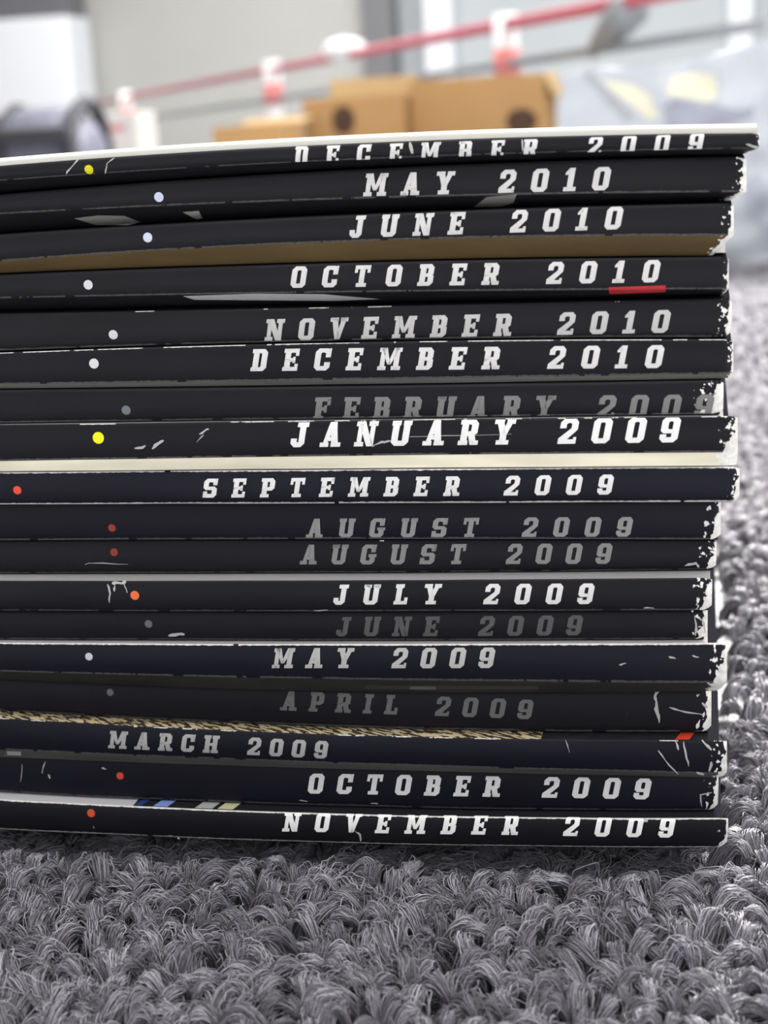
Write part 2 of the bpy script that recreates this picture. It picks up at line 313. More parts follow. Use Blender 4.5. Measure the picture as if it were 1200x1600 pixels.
KB = .00038
def face_y(m, v, x=0.0):
    y = m['R'] + KB * 4 * (v - .5) ** 2
    if v < .1: y += .00022 * ((.1 - v) / .1) ** 2
    if v > .9 and not m['cr']: y += .00022 * ((v - .9) / .1) ** 2
    return y + .00005 * (math.sin(x * 190 + m['ph'][0]) + math.sin(x * 71 + m['ph'][1]))   # soft wobble of a handled spine
def spine_mesh(m, seed):
    xe = m['head']; xs = np.concatenate([np.linspace(xe - LEN, xe - .16, 24)[:-1], np.linspace(xe - .16, xe - .012, 150)[:-1], np.linspace(xe - .012, xe, 40)])
    prof = [0.0, .03, .08, .16, .28, .4, .5, .6, .72, .84, .93, 1.0]
    if m['cr']: prof += [1.15, 1.4, 1.7, 2.0]
    zt = np.interp(xs, XS, m['zt']); zc = np.interp(xs, XS, m['zc']); zb = np.interp(xs, XS, m['zb'])
    bm = bmesh.new(); uvl = bm.loops.layers.uv.new('UVMap')
    grid = []
    for j, v in enumerate(prof):
        row = []
        for k, x in enumerate(xs):
            if v <= 1:
                z = zt[k] + (zc[k] - zt[k]) * v; y = face_y(m, v, x)
                xx = x
            else:
                q = v - 1; z = zc[k] + (zb[k] - zc[k]) * q; y = face_y(m, 1, x) + (m['D'] - KB) * q ** 1.25
                xx = x - (m['cut'] * .001 * q if k == len(xs) - 1 else m['cut'] * .001 * q * max(0, 1 - (xe - x) / .012))
            if not m['cr'] and v > .3: xx = xx - m['cut'] * .0005 * max(0, (v - .3)) * max(0, 1 - (xe - x) / .008)
            # rounded corners at the head
            e = max(0, 1 - (xe - x) / .0016)
            y += .0009 * e ** 2.2
            if v <= 1: z -= (zt[k] - zc[k]) * .10 * e ** 2 * (1 - 2 * v) if not m['cr'] else (zt[k] - zc[k]) * .08 * e ** 2 * (1 - v)
            row.append((bm.verts.new((xx, y, z)), (xe - x) * 1000, v))
        grid.append(row)
    for j in range(len(prof) - 1):
        for k in range(len(xs) - 1):
            q = [grid[j][k], grid[j + 1][k], grid[j + 1][k + 1], grid[j][k + 1]]
            f = bm.faces.new([a[0] for a in q]); f.smooth = True
            for lp, a in zip(f.loops, q): lp[uvl].uv = (a[1], a[2])
    me = mesh_bm('spine', bm); return me
def slab(m, x0, x1, y0, y1, zt, zb, n=70, nick=0.0, seed=1):
    """A sheet or block that follows the sag of its magazine."""
    bm = bmesh.new(); xs = np.linspace(x0, x1, n); r2 = np.random.default_rng(seed); L = []
    for x in xs:
        a, b = float(np.interp(x, XS, zt)), float(np.interp(x, XS, zb))
        L.append([bm.verts.new(p) for p in ((x, y0, b), (x, y1, b), (x, y1, a), (x, y0, a))])
    for k in range(n - 1):
        for q in range(4):
            bm.faces.new((L[k][q], L[k][(q + 1) % 4], L[k + 1][(q + 1) % 4], L[k + 1][q]))
    bm.faces.new(L[0][::-1]); bm.faces.new(L[-1])
    bmesh.ops.recalc_face_normals(bm, faces=bm.faces[:])
    return mesh_bm('slab', bm)
def bowed_cover(m, x0, x1, y0, y1):
    """The top cover springs up behind the spine and falls away to the fore-edge."""
    ys = [0, .0006, .0014, .0024, .0036, .005, .007, .010, .015, .025, .05, .1, .15, y1 - y0]; zs = [0, .00055, .0009, .00115, .00125, .0012, .001, .0006, 0, -.0006, -.0012, -.0016, -.0018, -.0019]
    xs = np.linspace(x0, x1, 80); bm = bmesh.new(); T, B = [], []
    for x in xs:
        z = float(np.interp(x, XS, m['zt'])); k = .85 + .15 * (x - x0) / (x1 - x0)
        T.append([bm.verts.new((x, y0 + a, z + c * (k if c > 0 else 1))) for a, c in zip(ys, zs)])
        B.append([bm.verts.new((x, y0 + a, z + c * (k if c > 0 else 1) - .00022)) for a, c in zip(ys, zs)])
    n, q = len(xs), len(ys)
    for k in range(n - 1):
        for j in range(q - 1):
            bm.faces.new((T[k][j], T[k + 1][j], T[k + 1][j + 1], T[k][j + 1])); bm.faces.new((B[k][j], B[k][j + 1], B[k + 1][j + 1], B[k + 1][j]))
        bm.faces.new((T[k][0], B[k][0], B[k + 1][0], T[k + 1][0])); bm.faces.new((T[k][-1], T[k + 1][-1], B[k + 1][-1], B[k][-1]))
    for e in (0, n - 1):
        for j in range(q - 1): bm.faces.new((T[e][j], T[e][j + 1], B[e][j + 1], B[e][j]))
    bmesh.ops.recalc_face_normals(bm, faces=bm.faces[:])
    return mesh_bm('front_cover', bm, True)
def drape(m, bm, off):
    """Lay flat printed shapes (x along the spine, z up) onto the bulged face of a spine."""
    for v in bm.verts:
        x = v.co.x; zt, zc = float(np.interp(x, XS, m['zt'])), float(np.interp(x, XS, m['zc'])); zb = float(np.interp(x, XS, m['zb']))
        q = (zt - v.co.z) / (zt - zc)
        if q <= 1: y = face_y(m, max(q, 0), x)
        else: y = face_y(m, 1, x) + (m['D'] - KB) * min(1, max(0, (zc - v.co.z) / max(1e-5, zc - zb))) ** 1.25
        v.co.y = y - off
def clip(bm, m, lo, hi):
    """Cut print off where it runs past the edges of the face: v between lo and hi, measured at mid-word."""
    for v, keep_up in ((hi, True), (lo, False)):
        for seg in range(1):
            x0, x1 = min(a.co.x for a in bm.verts), max(a.co.x for a in bm.verts)
            z = [float(np.interp(x, XS, m['zt']) + (np.interp(x, XS, m['zc']) - np.interp(x, XS, m['zt'])) * v) for x in (x0, x1)]
            d = Vector((x1 - x0, 0, z[1] - z[0])); nrm = Vector((-d.z, 0, d.x)).normalized()
            if keep_up: nrm = -nrm
            bmesh.ops.bisect_plane(bm, geom=bm.verts[:] + bm.edges[:] + bm.faces[:], plane_co=(x0, 0, z[0]), plane_no=nrm, clear_outer=True, dist=1e-7)
def lettering(m):
    x0, b0, x1, b1, cap = m['tx']; txt = m['t']
    P0, P1 = hit(x0, b0, m['R']), hit(x1, b1, m['R'])
    h = (hit((x0 + x1) / 2, (b0 + b1) / 2 - cap, m['R']).z - hit((x0 + x1) / 2, (b0 + b1) / 2, m['R']).z)
    sh = .21
    ws = [.62 if ch == ' ' else G[ch][0] for ch in txt]
    tot = (P1.x - P0.x) / h - sh
    tr = (tot - sum(ws)) / (len(txt) - 1)
    bm = bmesh.new(); x = 0.0
    for ch, wd in zip(txt, ws):
        if ch != ' ':
            for poly in G[ch][1]:
                vv = [bm.verts.new((x + a + sh * b, 0, b)) for a, b in poly]
                f = bm.faces.new(vv)
        x += wd + tr
    bmesh.ops.triangulate(bm, faces=bm.faces[:])
    for t in [.06 * k for k in range(1, 17)]:
        bmesh.ops.bisect_plane(bm, geom=bm.verts[:] + bm.edges[:] + bm.faces[:], plane_co=(0, 0, t), plane_no=(0, 0, 1), dist=1e-6)
    for v in bm.verts:
        u = v.co.x * h; k = u / (P1.x - P0.x)
        v.co = Vector((P0.x + u, 0, P0.z + (P1.z - P0.z) * k + v.co.z * h))
    clip(bm, m, .02, .99)
    drape(m, bm, .00006)
    bmesh.ops.recalc_face_normals(bm, faces=bm.faces[:])
    return mesh_bm('lettering', bm)
def disc(m, px, py, r):
    c = hit(px, py, m['R']); R = r / 10 * .001
    bm = bmesh.new(); n = 28
    rings = [[bm.verts.new((c.x + R * q * math.cos(2 * math.pi * k / n), 0, c.z + R * q * math.sin(2 * math.pi * k / n))) for k in range(n)] for q in (1, .5)]
    bm.faces.new(rings[1])
    for k in range(n): bm.faces.new((rings[0][k], rings[0][(k + 1) % n], rings[1][(k + 1) % n], rings[1][k]))
    drape(m, bm, .00006); bmesh.ops.recalc_face_normals(bm, faces=bm.faces[:]); return mesh_bm('dot', bm)
def patch(m, pts, extra=0.0, off=.00005):
    """A printed or worn patch whose outline is given in picture coordinates, laid on the spine of magazine m."""
    P = [hit(x, y, m['R'] + extra) for x, y in pts]
    bm = bmesh.new(); bm.faces.new([bm.verts.new((p.x, 0, p.z)) for p in P])
    bmesh.ops.triangulate(bm, faces=bm.faces[:])
    x0, x1 = min(p.x for p in P), max(p.x for p in P); z0, z1 = min(p.z for p in P), max(p.z for p in P)
    for k in range(1, 8):
        bmesh.ops.bisect_plane(bm, geom=bm.verts[:] + bm.edges[:] + bm.faces[:], plane_co=(x0 + (x1 - x0) * k / 8, 0, 0), plane_no=(1, 0, 0), dist=1e-7)
        bmesh.ops.bisect_plane(bm, geom=bm.verts[:] + bm.edges[:] + bm.faces[:], plane_co=(0, 0, z0 + (z1 - z0) * k / 8), plane_no=(0, 0, 1), dist=1e-7)
    drape(m, bm, off); bmesh.ops.recalc_face_normals(bm, faces=bm.faces[:]); return mesh_bm('patch', bm)
def scratch(m, pts, wpx):
    """A thin crooked line of bared paper."""
    fine = []
    for (ax, ay), (bx, by) in zip(pts[:-1], pts[1:]):
        for q in (0, .33, .66): fine.append((ax + (bx - ax) * q + random.uniform(-.8, .8), ay + (by - ay) * q + random.uniform(-.8, .8)))
    fine.append(pts[-1]); pts = fine; wpx *= .75
    L, R_ = [], []
    for k, (x, y) in enumerate(pts):
        a = Vector(pts[max(0, k - 1)]); b = Vector(pts[min(len(pts) - 1, k + 1)]); d = (b - a).normalized(); n = Vector((-d.y, d.x))
        ww = wpx * (.35 + .65 * random.random()) * (.5 if k in (0, len(pts) - 1) else 1)
        L.append((x + n.x * ww, y + n.y * ww)); R_.append((x - n.x * ww, y - n.y * ww))
    return patch(m, L + R_[::-1])

def cover_mat(kind):
    key = 'cover_' + kind
    if key in M: return M[key]
    if kind == 'white': mt = mat_plain('white_cover', (.42, .41, .38, 1), .7, 0, .03, 40)
    elif kind == 'pale': mt = mat_plain('pale_cover', (.36, .345, .345, 1), .7, 0, .05, 40)
    elif kind == 'dark': mt = mat_plain('black_cover', (.016, .016, .018, 1), .7, 0, .2, 40)
    else:
        mt = bpy.data.materials.new(key); mt.use_nodes = True; g = NT(mt.node_tree); b = mt.node_tree.nodes['Principled BSDF']
        tc = g.n('ShaderNodeTexCoord'); sp = g.n('ShaderNodeSeparateXYZ'); mt.node_tree.links.new(tc.outputs['Object'], sp.inputs[0])
        if kind == 'gold':
            n = g.noise(g.vec(g.m('MULTIPLY', g.m('ADD', sp.outputs[0], g.m('MULTIPLY', sp.outputs[1], 1.3)), 900), g.m('MULTIPLY', sp.outputs[1], 700), 0), 1.0, 5)
            n2 = g.noise(tc.outputs['Object'], 420, 3)
            c1 = g.mix(g.m('GREATER_THAN', n, .5), (.05, .04, .03, 1), g.mix(n2, (.62, .42, .08, 1), (.55, .53, .50, 1)))
            c2 = g.mix(n2, (.01, .01, .012, 1), (.03, .03, .036, 1))
            xa, xb = hit(845, 1150, .001).x, hit(1110, 1150, .001).x
            col = g.mix(g.m('GREATER_THAN', sp.outputs[0], ('off', xa)[1] - 0.0), c1, c2)
            mt['xa'] = xa
            col = g.mix(g.m('GREATER_THAN', sp.outputs[0], xb), col, (.12, .13, .155, 1))
        else:
            xa = hit(208, 1250, .001).x
            col = g.mix(g.m('GREATER_THAN', sp.outputs[0], xa), (.46, .44, .46, 1), (.015, .015, .02, 1))
        mt.node_tree.links.new(col, b.inputs['Base Color'])
        b.inputs['Roughness'].default_value = .7; b.inputs['Specular IOR Level'].default_value = 0
    M[key] = mt; return mt

PLACE = {0: 'topmost of the stack', 6: 'dull grey letters above JANUARY 2009', 9: 'upper of two AUGUST 2009 magazines, directly under SEPTEMBER 2009', 10: 'lower of two AUGUST 2009 magazines, lying on JULY 2009',
         17: 'bottom of the stack on the carpet'}
ROOTS = []
for i, m in enumerate(MAGS):
    xe = m['head']; zb0 = float(np.interp(xe - LEN / 2, XS, m['zb']))
    if i in (9, 10): lab = 'black magazine, ' + PLACE[i]
    elif i in PLACE: lab = 'black magazine with %s on its spine, %s' % (m['t'], PLACE[i])
    else: lab = 'black magazine with %s on its spine, between %s and %s' % (m['t'], MAGS[i - 1]['t'], MAGS[i + 1]['t'])
    org = Vector((0, m['R'], 0)); org.x = round(xe - LEN / 2, 4); org.z = zb0
    cb = {7: .0018, 13: .0026, 15: .0024, 17: .0008, 8: .0008}.get(i, 0)   # sheets set back behind a worn, projecting spine end
    root = empty('magazine', org, lab, 'magazine', 'magazines in the stack'); ROOTS.append(root)
    ink = (.0085, .0082, .0138, 1) if i in (8, 9, 13, 15, 16) else (.0105, .0098, .0122, 1) if i < 5 else (.0092, .0085, .0118, 1)
    w0, sl, et, em, sc = m['w']
    sm = spine_material('spine_print', i + 1, w0 * .8, sl * 1.4, et, em, sc, m['band'], ink)
    link('spine', spine_mesh(m, i), sm, root)
    R = m['R']; yin = R + max(.0012, m['D'] + .0006)
    link('page_block', slab(m, xe - LEN + .0004, xe - .0012 - cb, yin, R + DEP, m['zt'] - (.0022 if i == 0 else .0003), m['zb'] + .0003), M['pages'], root)
    cm = cover_mat(m['cover'])
    if i == 0: fc = bowed_cover(m, xe - LEN, xe - .0003, R + .00066, R + DEP + .0004)
    else: fc = slab(m, xe - LEN, xe - .0003 - cb, R + .00066, R + DEP + .0004, m['zt'], m['zt'] - .00022)
    fo = bpy.data.objects.new('front_cover', fc); COL.objects.link(fo); fc.materials.append(cm); fo.parent = root
    fo.matrix_parent_inverse = Matrix.Translation(-org)      # mesh kept in stack coordinates so that its print lies where it is printed
    if m['cover'] == 'white': tag(fo, 'white front cover')
    link('back_cover', slab(m, xe - LEN, xe - .0003 - cb - m['cut'] * .001, R + m['D'] + (.0003 if m['cr'] else .00066), R + DEP + .0004, m['zb'] + .00022, m['zb']), cover_mat('dark'), root)
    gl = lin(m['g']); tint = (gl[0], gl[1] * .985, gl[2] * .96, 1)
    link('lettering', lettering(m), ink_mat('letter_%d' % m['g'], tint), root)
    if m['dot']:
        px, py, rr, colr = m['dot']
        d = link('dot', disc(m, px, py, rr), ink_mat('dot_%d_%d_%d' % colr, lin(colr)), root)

def add_patch(i, name, pts, col, extra=0.0, label=None):
    m = MAGS[i]; o = link(name, patch(m, pts, extra), ink_mat('print_%d_%d_%d' % tuple(col), lin(col)), ROOTS[i])
    if label: o['label'] = label
def add_scuff(i, lines):
    m = MAGS[i]
    for pts, ww in lines:
        o = link('scuff', scratch(m, pts, ww), ink_mat('bared_paper', (.40, .39, .38, 1)), ROOTS[i])
# prints of the back covers that wrap round under the spines
add_patch(1, 'cover_print', [(112, 342), (150, 337), (190, 338), (210, 349), (190, 354), (140, 354)], (128, 126, 124), .0007)
add_patch(1, 'cover_print', [(282, 332), (308, 330), (308, 343), (298, 345)], (150, 148, 140), .0007)
add_patch(1, 'cover_print', [(735, 326), (760, 308), (808, 303), (800, 318), (780, 325)], (120, 118, 114), .0005)
add_patch(3, 'cover_print', [(285, 463), (400, 459), (505, 460), (590, 470), (520, 473), (300, 470)], (165, 165, 166), .0003)
add_patch(3, 'red_bar', [(951, 449), (1040, 446), (1040, 458), (951, 462)], (165, 48, 52), 0, 'red printed bar')
add_patch(13, 'cover_print', [(570, 1071), (840, 1072), (840, 1080), (570, 1079)], (58, 57, 52), .001)
add_patch(13, 'cover_print', [(640, 1073), (680, 1073), (680, 1080), (640, 1080)], (95, 93, 96), .001)
add_patch(15, 'cover_print', [(10, 1174), (32, 1175), (32, 1182), (10, 1181)], (135, 132, 130), .0003)
# bared paper on the spines
add_scuff(0, [([(122, 248), (112, 262), (103, 272)], 2), ([(178, 246), (168, 256), (163, 272)], 2), ([(640, 222), (644, 240)], 5), ([(815, 218), (817, 236)], 3), ([(1165, 225), (1180, 230), (1186, 229)], 3)])
add_scuff(7, [([(210, 701), (222, 700), (228, 696)], 3), ([(238, 701), (246, 694), (256, 688)], 4), ([(312, 678), (322, 672), (326, 671)], 4), ([(308, 690), (318, 680)], 1.5), ([(582, 698), (596, 691), (612, 689)], 2.5), ([(640, 683), (720, 680), (800, 678)], 1)])
add_scuff(11, [([(168, 913), (172, 928), (171, 942)], 2), ([(174, 911), (186, 912), (196, 910)], 4), ([(178, 912), (179, 924)], 2.5), ([(193, 911), (199, 926)], 2), ([(490, 955), (512, 954)], 2), ([(1005, 951), (1022, 951)], 2)])
add_scuff(12, [([(262, 994), (280, 991), (288, 992)], 4), ([(1085, 962), (1088, 980), (1086, 994)], 2.5), ([(1092, 965), (1100, 972), (1102, 990)], 2)])
add_scuff(10, [([(133, 882), (142, 880), (200, 882)], 1.3), ([(1070, 884), (1088, 880), (1092, 888)], 3)])
add_scuff(13, [([(1044, 1026), (1056, 1029)], 3), ([(1082, 1025), (1092, 1027)], 2.5), ([(968, 1039), (978, 1036)], 2)])
add_scuff(14, [([(1030, 1078), (1022, 1088), (1026, 1098), (1024, 1108), (1030, 1118), (1030, 1130)], 3.4), ([(1046, 1106), (1070, 1112), (1100, 1117)], 2.2), ([(1096, 1098), (1106, 1106)], 3)])
add_scuff(15, [([(1028, 1172), (1040, 1188), (1060, 1212)], 2), ([(1068, 1160), (1072, 1178), (1076, 1198)], 2.4), ([(1056, 1160), (1060, 1172)], 3), ([(1096, 1158), (1112, 1172)], 3), ([(884, 1158), (890, 1176)], 1.2), ([(1112, 1190), (1108, 1206)], 4), ([(1088, 1208), (1100, 1212)], 5)])
add_scuff(16, [([(35, 1194), (32, 1222)], 1.2), ([(70, 1190), (66, 1208)], 1.8), ([(76, 1210), (79, 1216)], 2), ([(158, 1200), (166, 1202)], 2.5), ([(1096, 1262), (1094, 1242), (1112, 1238)], 2), ([(466, 1251), (480, 1253)], 2), ([(578, 1256), (590, 1257)], 2.5)])
add_scuff(17, [([(555, 1298), (563, 1304), (563, 1316)], 2.5), ([(145, 1290), (146, 1295)], 1.5), ([(256, 1308), (268, 1307), (280, 1312)], 2), ([(1000, 1282), (1012, 1284)], 4)])
# picture fragments printed near the spine of the bottom magazine's cover
def cover_fragment(i, pxs, ytop, ybot, col):
    m = MAGS[i]; P = [hit(x, MAGS[i]['top'][0] if 0 else y, m['R']) for x, y in ()]
    bm = bmesh.new()
    x0, x1 = [hit(p, 1262, .001).x for p in pxs]
    sk = .0016
    V = []
    for x, y in ((x0, R0), (x1, R0), (x1 + sk, R0 + .006), (x0 + sk, R0 + .006)):
        V.append(bm.verts.new((x, y, float(np.interp(x, XS, m['zt'])) + .00005)))
    bm.faces.new(V)
    link('cover_print', mesh_bm('cover_print', bm), ink_mat('print_%d_%d_%d' % tuple(col), lin(col)), ROOTS[i])
R0 = MAGS[17]['R'] + .0008
for pxs, col in (((210, 222), (40, 60, 110)), ((240, 262), (120, 140, 200)), ((305, 332), (165, 165, 160)), ((340, 364), (190, 186, 150))):
    cover_fragment(17, pxs, 0, 0, col)
R0 = MAGS[15]['R'] + .0008
cover_fragment(15, (1056, 1078), 0, 0, (205, 60, 40))

# ------------------------------------------------------------------ carpet pile
def pile():
    P, Rr, Tu = [], [], []
    HX = MAGS[17]['head']
    def region(x0, x1, y0, y1, sp, nf, seg, rad, skip):
        xs = np.arange(x0, x1, sp); ys = np.arange(y0, y1, sp * .9)
        gx, gy = np.meshgrid(xs, ys); gx = gx + (np.arange(len(ys)) % 2)[:, None] * sp * .5
        b = np.stack([gx.ravel(), gy.ravel()], 1); b += rng.uniform(-.42, .42, b.shape) * sp
        b = b[~skip(b[:, 0], b[:, 1])]
        n = len(b)
        th = rng.uniform(0, 2 * np.pi, n)
        L = rng.uniform(.0042, .0088, n); H = rng.uniform(.0038, .0068, n)
        under = (b[:, 0] < HX + .001) & (b[:, 1] > -.006); H = np.where(under, np.minimum(H, .0062), H); H = np.where((b[:, 0] < HX) & (b[:, 1] > -.0035), .0010, H)
        s = np.linspace(0, 1, seg)
        bend = rng.uniform(-2.3, 2.3, n)
        ang = th[:, None] + bend[:, None] * (s - .5)[None]
        dx, dy = np.cos(ang), np.sin(ang)
        step = (L / (seg - 1))[:, None]
        cx = b[:, :1] + np.cumsum(dx * step, 1) - L[:, None] / 2 * np.cos(th)[:, None]
        cy = b[:, 1:] + np.cumsum(dy * step, 1) - L[:, None] / 2 * np.sin(th)[:, None]
        cz = H[:, None] * np.sin(np.pi * (.04 + .92 * s)) [None] ** .75
        # fibres: twisted round the yarn's axis
        r0 = np.sqrt(rng.uniform(.05, 1, (n, nf))) * rng.uniform(.0009, .0018, n)[:, None]
        a0 = rng.uniform(0, 2 * np.pi, (n, nf)); tw = rng.uniform(1.2, 3.6, n)[:, None, None]
        a = a0[:, :, None] + tw * s[None, None] + rng.normal(0, .25, (n, nf, 1)) * s
        fl = (1 - .25 * np.abs(2 * s - 1))[None, None]
        rr = r0[:, :, None] * fl
        ox = -dy[:, None] * np.cos(a) * rr; oy = dx[:, None] * np.cos(a) * rr; oz = np.sin(a) * rr * .75
        stray = (rng.random((n, nf)) < .10)[:, :, None]
        wob = np.cumsum(rng.normal(0, .00008, (n, nf, seg, 3)), 2) * (1 + 3.0 * stray[..., None])
        sh = rng.normal(0, .0001, (n, nf, 1, 3))
        pts = np.stack([cx[:, None] + ox, cy[:, None] + oy, FZ + cz[:, None] + oz], -1) + wob + sh
        lim = np.where(under, -.0008, .0006)[:, None, None]
        pts[..., 2] = np.minimum(np.maximum(pts[..., 2], FZ + .0001), lim)
        pts = pts.reshape(-1, seg, 3)
        Tu.append(np.repeat(rng.uniform(0, 1, n), nf)); P.append(pts); Rr.append(np.full(pts.shape[:2], rad) * rng.uniform(.7, 1.25, (len(pts), 1)))
    foot = lambda x, y: (x < HX - .001) & (y > .022)
    region(-.10, .125, -.085, .06, .0037, 84, 11, .000066, foot)
    region(.05, .20, .06, .45, .0042, 26, 8, .00015, lambda x, y: (x < HX + .002) & (y < .215))
    region(.02, .24, .45, 1.06, .0060, 14, 7, .00026, lambda x, y: x < -9)
    tot = sum(len(p) for p in P)
    hc = bpy.data.hair_curves.new('carpet_pile')
    sizes = [p.shape[1] for p in P for _ in range(len(p))]
    hc.add_curves(sizes)
    hc.attributes['position'].data.foreach_set('vector', np.concatenate([p.reshape(-1) for p in P]).astype(np.float32))
    ra = hc.attributes.get('radius') or hc.attributes.new('radius', 'FLOAT', 'POINT')
    ra.data.foreach_set('value', np.concatenate([r.reshape(-1) for r in Rr]).astype(np.float32))
    ta = hc.attributes.new('yarn', 'FLOAT', 'CURVE'); ta.data.foreach_set('value', np.concatenate(Tu).astype(np.float32))
    m = bpy.data.materials.new('wool_fibre'); m.use_nodes = True; g = NT(m.node_tree); b = m.node_tree.nodes['Principled BSDF']
    hi = g.n('ShaderNodeHairInfo')
    at = g.n('ShaderNodeAttribute'); at.attribute_name = 'yarn'
    f = g.m('MULTIPLY', g.m('POWER', hi.outputs['Random'], 1.4), g.m('MULTIPLY_ADD', at.outputs['Fac'], .85, .42))
    m.node_tree.links.new(g.mix(f, (.10, .094, .109, 1), (.50, .475, .53, 1)), b.inputs['Base Color'])
    b.inputs['Roughness'].default_value = .45; b.inputs['Specular IOR Level'].default_value = .5
    o = bpy.data.objects.new('carpet_pile', hc); COL.objects.link(o); hc.materials.append(m)
    tag(o, 'grey heathered looped carpet pile in front of and beside the magazine stack', 'carpet', kind='stuff')
pile()

# ------------------------------------------------------------------ things far behind the stack
card = mat_plain('cardboard', (.50, .29, .125, 1), .8, .15, .10, 9)
cardl = mat_plain('cardboard_inside', (.66, .45, .22, 1), .8, .15, .08, 9)
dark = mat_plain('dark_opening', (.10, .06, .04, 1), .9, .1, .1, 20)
def carton(px0, px1, ptop, Y, depth, label, flaps, hole=None, lift=None):
    a, b = hit(px0, ptop, Y), hit(px1, ptop, Y); z1 = (a.z + b.z) / 2; t = .004
    org = Vector(((a.x + b.x) / 2, Y + depth / 2, FZ)); root = empty('cardboard_box', org, label, 'box', 'cardboard boxes on the floor')
    bm = bmesh.new(); x0, x1 = a.x, b.x; z0 = FZ
    box(bm, (x0, Y, z0), (x1, Y + t, z1)); box(bm, (x0, Y + depth - t, z0), (x1, Y + depth, z1))
    box(bm, (x0, Y + t, z0), (x0 + t, Y + depth - t, z1)); box(bm, (x1 - t, Y + t, z0), (x1, Y + depth - t, z1)); box(bm, (x0 + t, Y + t, z0), (x1 - t, Y + depth - t, z0 + t))
    link('body', mesh_bm('body', bm), card, root)
    W = x1 - x0
    for side, ang, ln in flaps:
        bm = bmesh.new(); ca, sa = math.cos(ang), math.sin(ang)
        if side == 'front': box(bm, (x0 + .002, -ln, 0), (x1 - .002, 0, t), mat=Matrix.Translation((0, Y + t, z1)) @ Matrix.Rotation(-ang, 4, 'X'))
        if side == 'back': box(bm, (x0 + .002, 0, 0), (x1 - .002, ln, t), mat=Matrix.Translation((0, Y + depth - t, z1)) @ Matrix.Rotation(ang, 4, 'X'))
        if side == 'left': box(bm, (-ln, Y + .003, 0), (0, Y + depth - .003, t), mat=Matrix.Translation((x0 + t, 0, z1)) @ Matrix.Rotation(ang, 4, 'Y'))
        if side == 'right': box(bm, (0, Y + .003, 0), (ln, Y + depth - .003, t), mat=Matrix.Translation((x1 - t, 0, z1)) @ Matrix.Rotation(-ang, 4, 'Y'))
        link('flap', mesh_bm('flap', bm), cardl, root)
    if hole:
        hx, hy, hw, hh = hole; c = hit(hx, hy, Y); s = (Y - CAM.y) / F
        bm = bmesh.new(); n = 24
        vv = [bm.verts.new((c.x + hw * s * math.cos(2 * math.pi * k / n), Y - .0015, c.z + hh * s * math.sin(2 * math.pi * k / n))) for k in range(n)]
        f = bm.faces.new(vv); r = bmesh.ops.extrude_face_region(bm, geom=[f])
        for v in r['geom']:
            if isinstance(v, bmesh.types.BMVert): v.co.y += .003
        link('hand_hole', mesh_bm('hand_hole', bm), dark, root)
    return root
carton(640, 851, 120, 3.9, .32, 'large tan cardboard box, widest and tallest of the boxes behind the stack', [('back', .05, .15), ('right', -1.15, .06)], (815, 190, 24, 20))
carton(472, 620, 152, 3.74, .30, 'open cardboard box with raised pale flap, left of the tallest box', [('back', 1.1, .055)], (537, 188, 18, 22))
carton(332, 440, 197, 3.4, .20, 'low flat cardboard box, leftmost of the cardboard boxes', [('back', .1, .13)], None)

# red and white barrier rail
redm = mat_plain('red_paint', (.55, .14, .18, 1), .4, .4, .05, 20)
whm = mat_plain('white_paint', (.85, .84, .84, 1), .5, .3, .03, 20)
greym = mat_plain('grey_steel', (.28, .30, .32, 1), .45, .5, .05, 20)
zr = hit(425, 106, 7.0).z
A, B = hit_z(140, 163.5, zr), hit_z(1000, -2, zr)
B2 = A + (B - A) * 1.25
dirv = (B - A).normalized(); nv = Vector((dirv.y, -dirv.x, 0))
def on_rail(px, py):                          # sight line meets the upright plane of the rail
    d = FW + RT * ((px - 600) / F) - UP * ((py - 800) / F)
    return CAM + d * ((A - CAM).dot(nv) / d.dot(nv))
org = Vector((A.x, A.y, FZ)); br = empty('barrier', org, 'long barrier with red handrail and red banded white posts along the far wall', 'barrier')
bm = bmesh.new(); tube(bm, [A, A.lerp(B2, .5), B2], .018); link('handrail', mesh_bm('handrail', bm, True), redm, br)
bm = bmesh.new(); g0, g1, g2 = on_rail(200, 190), on_rail(600, 131), on_rail(1190, 39); tube(bm, [g0, g0.lerp(g2, .5), g2], .013); link('lower_rail', mesh_bm('lower_rail', bm, True), greym, br)
for px, py, pw in ((195, 150, 22), (425, 105, 13), (790, 38, 14)):
    t = on_rail(px, py); rr = .036 if px == 790 else .04
    bm = bmesh.new(); tube(bm, [Vector((t.x, t.y, FZ)), Vector((t.x, t.y, t.z * .5)), Vector((t.x, t.y, t.z + .03))], rr, 20)
    po = link('post', mesh_bm('post', bm, True), whm, br)
    for f0, f1 in ((.58, .82), (.22, .40)):
        bm = bmesh.new(); tube(bm, [Vector((t.x, t.y, t.z * f0)), Vector((t.x, t.y, t.z * f1))], rr + .003, 20)
        link('red_band', mesh_bm('red_band', bm, True), mat_plain('red_band_paint', (.80, .26, .25, 1), .5, .3), po, br.location)
    po['label'] = 'white post with red bands'
# white ellipsoid set on the rail
t = on_rail(541, 78)
bm = bmesh.new(); bmesh.ops.create_uvsphere(bm, u_segments=24, v_segments=14, radius=1, matrix=Matrix.Translation(t + Vector((0, -.03, 0))) @ Matrix.Diagonal((.085, .05, .045, 1)))
o = link('white_oval', mesh_bm('white_oval', bm, True), whm, br); o['label'] = 'white oval shape on the handrail'
# dark bracket by the upper right
bm = bmesh.new(); t0, t1 = on_rail(985, 12), on_rail(925, 82)
tube(bm, [t0, t0.lerp(t1, .35), t1], [.05, .045, .018], 12); o = link('bracket', mesh_bm('bracket', bm, True), greym, br); o['label'] = 'dark grey slanting bracket'

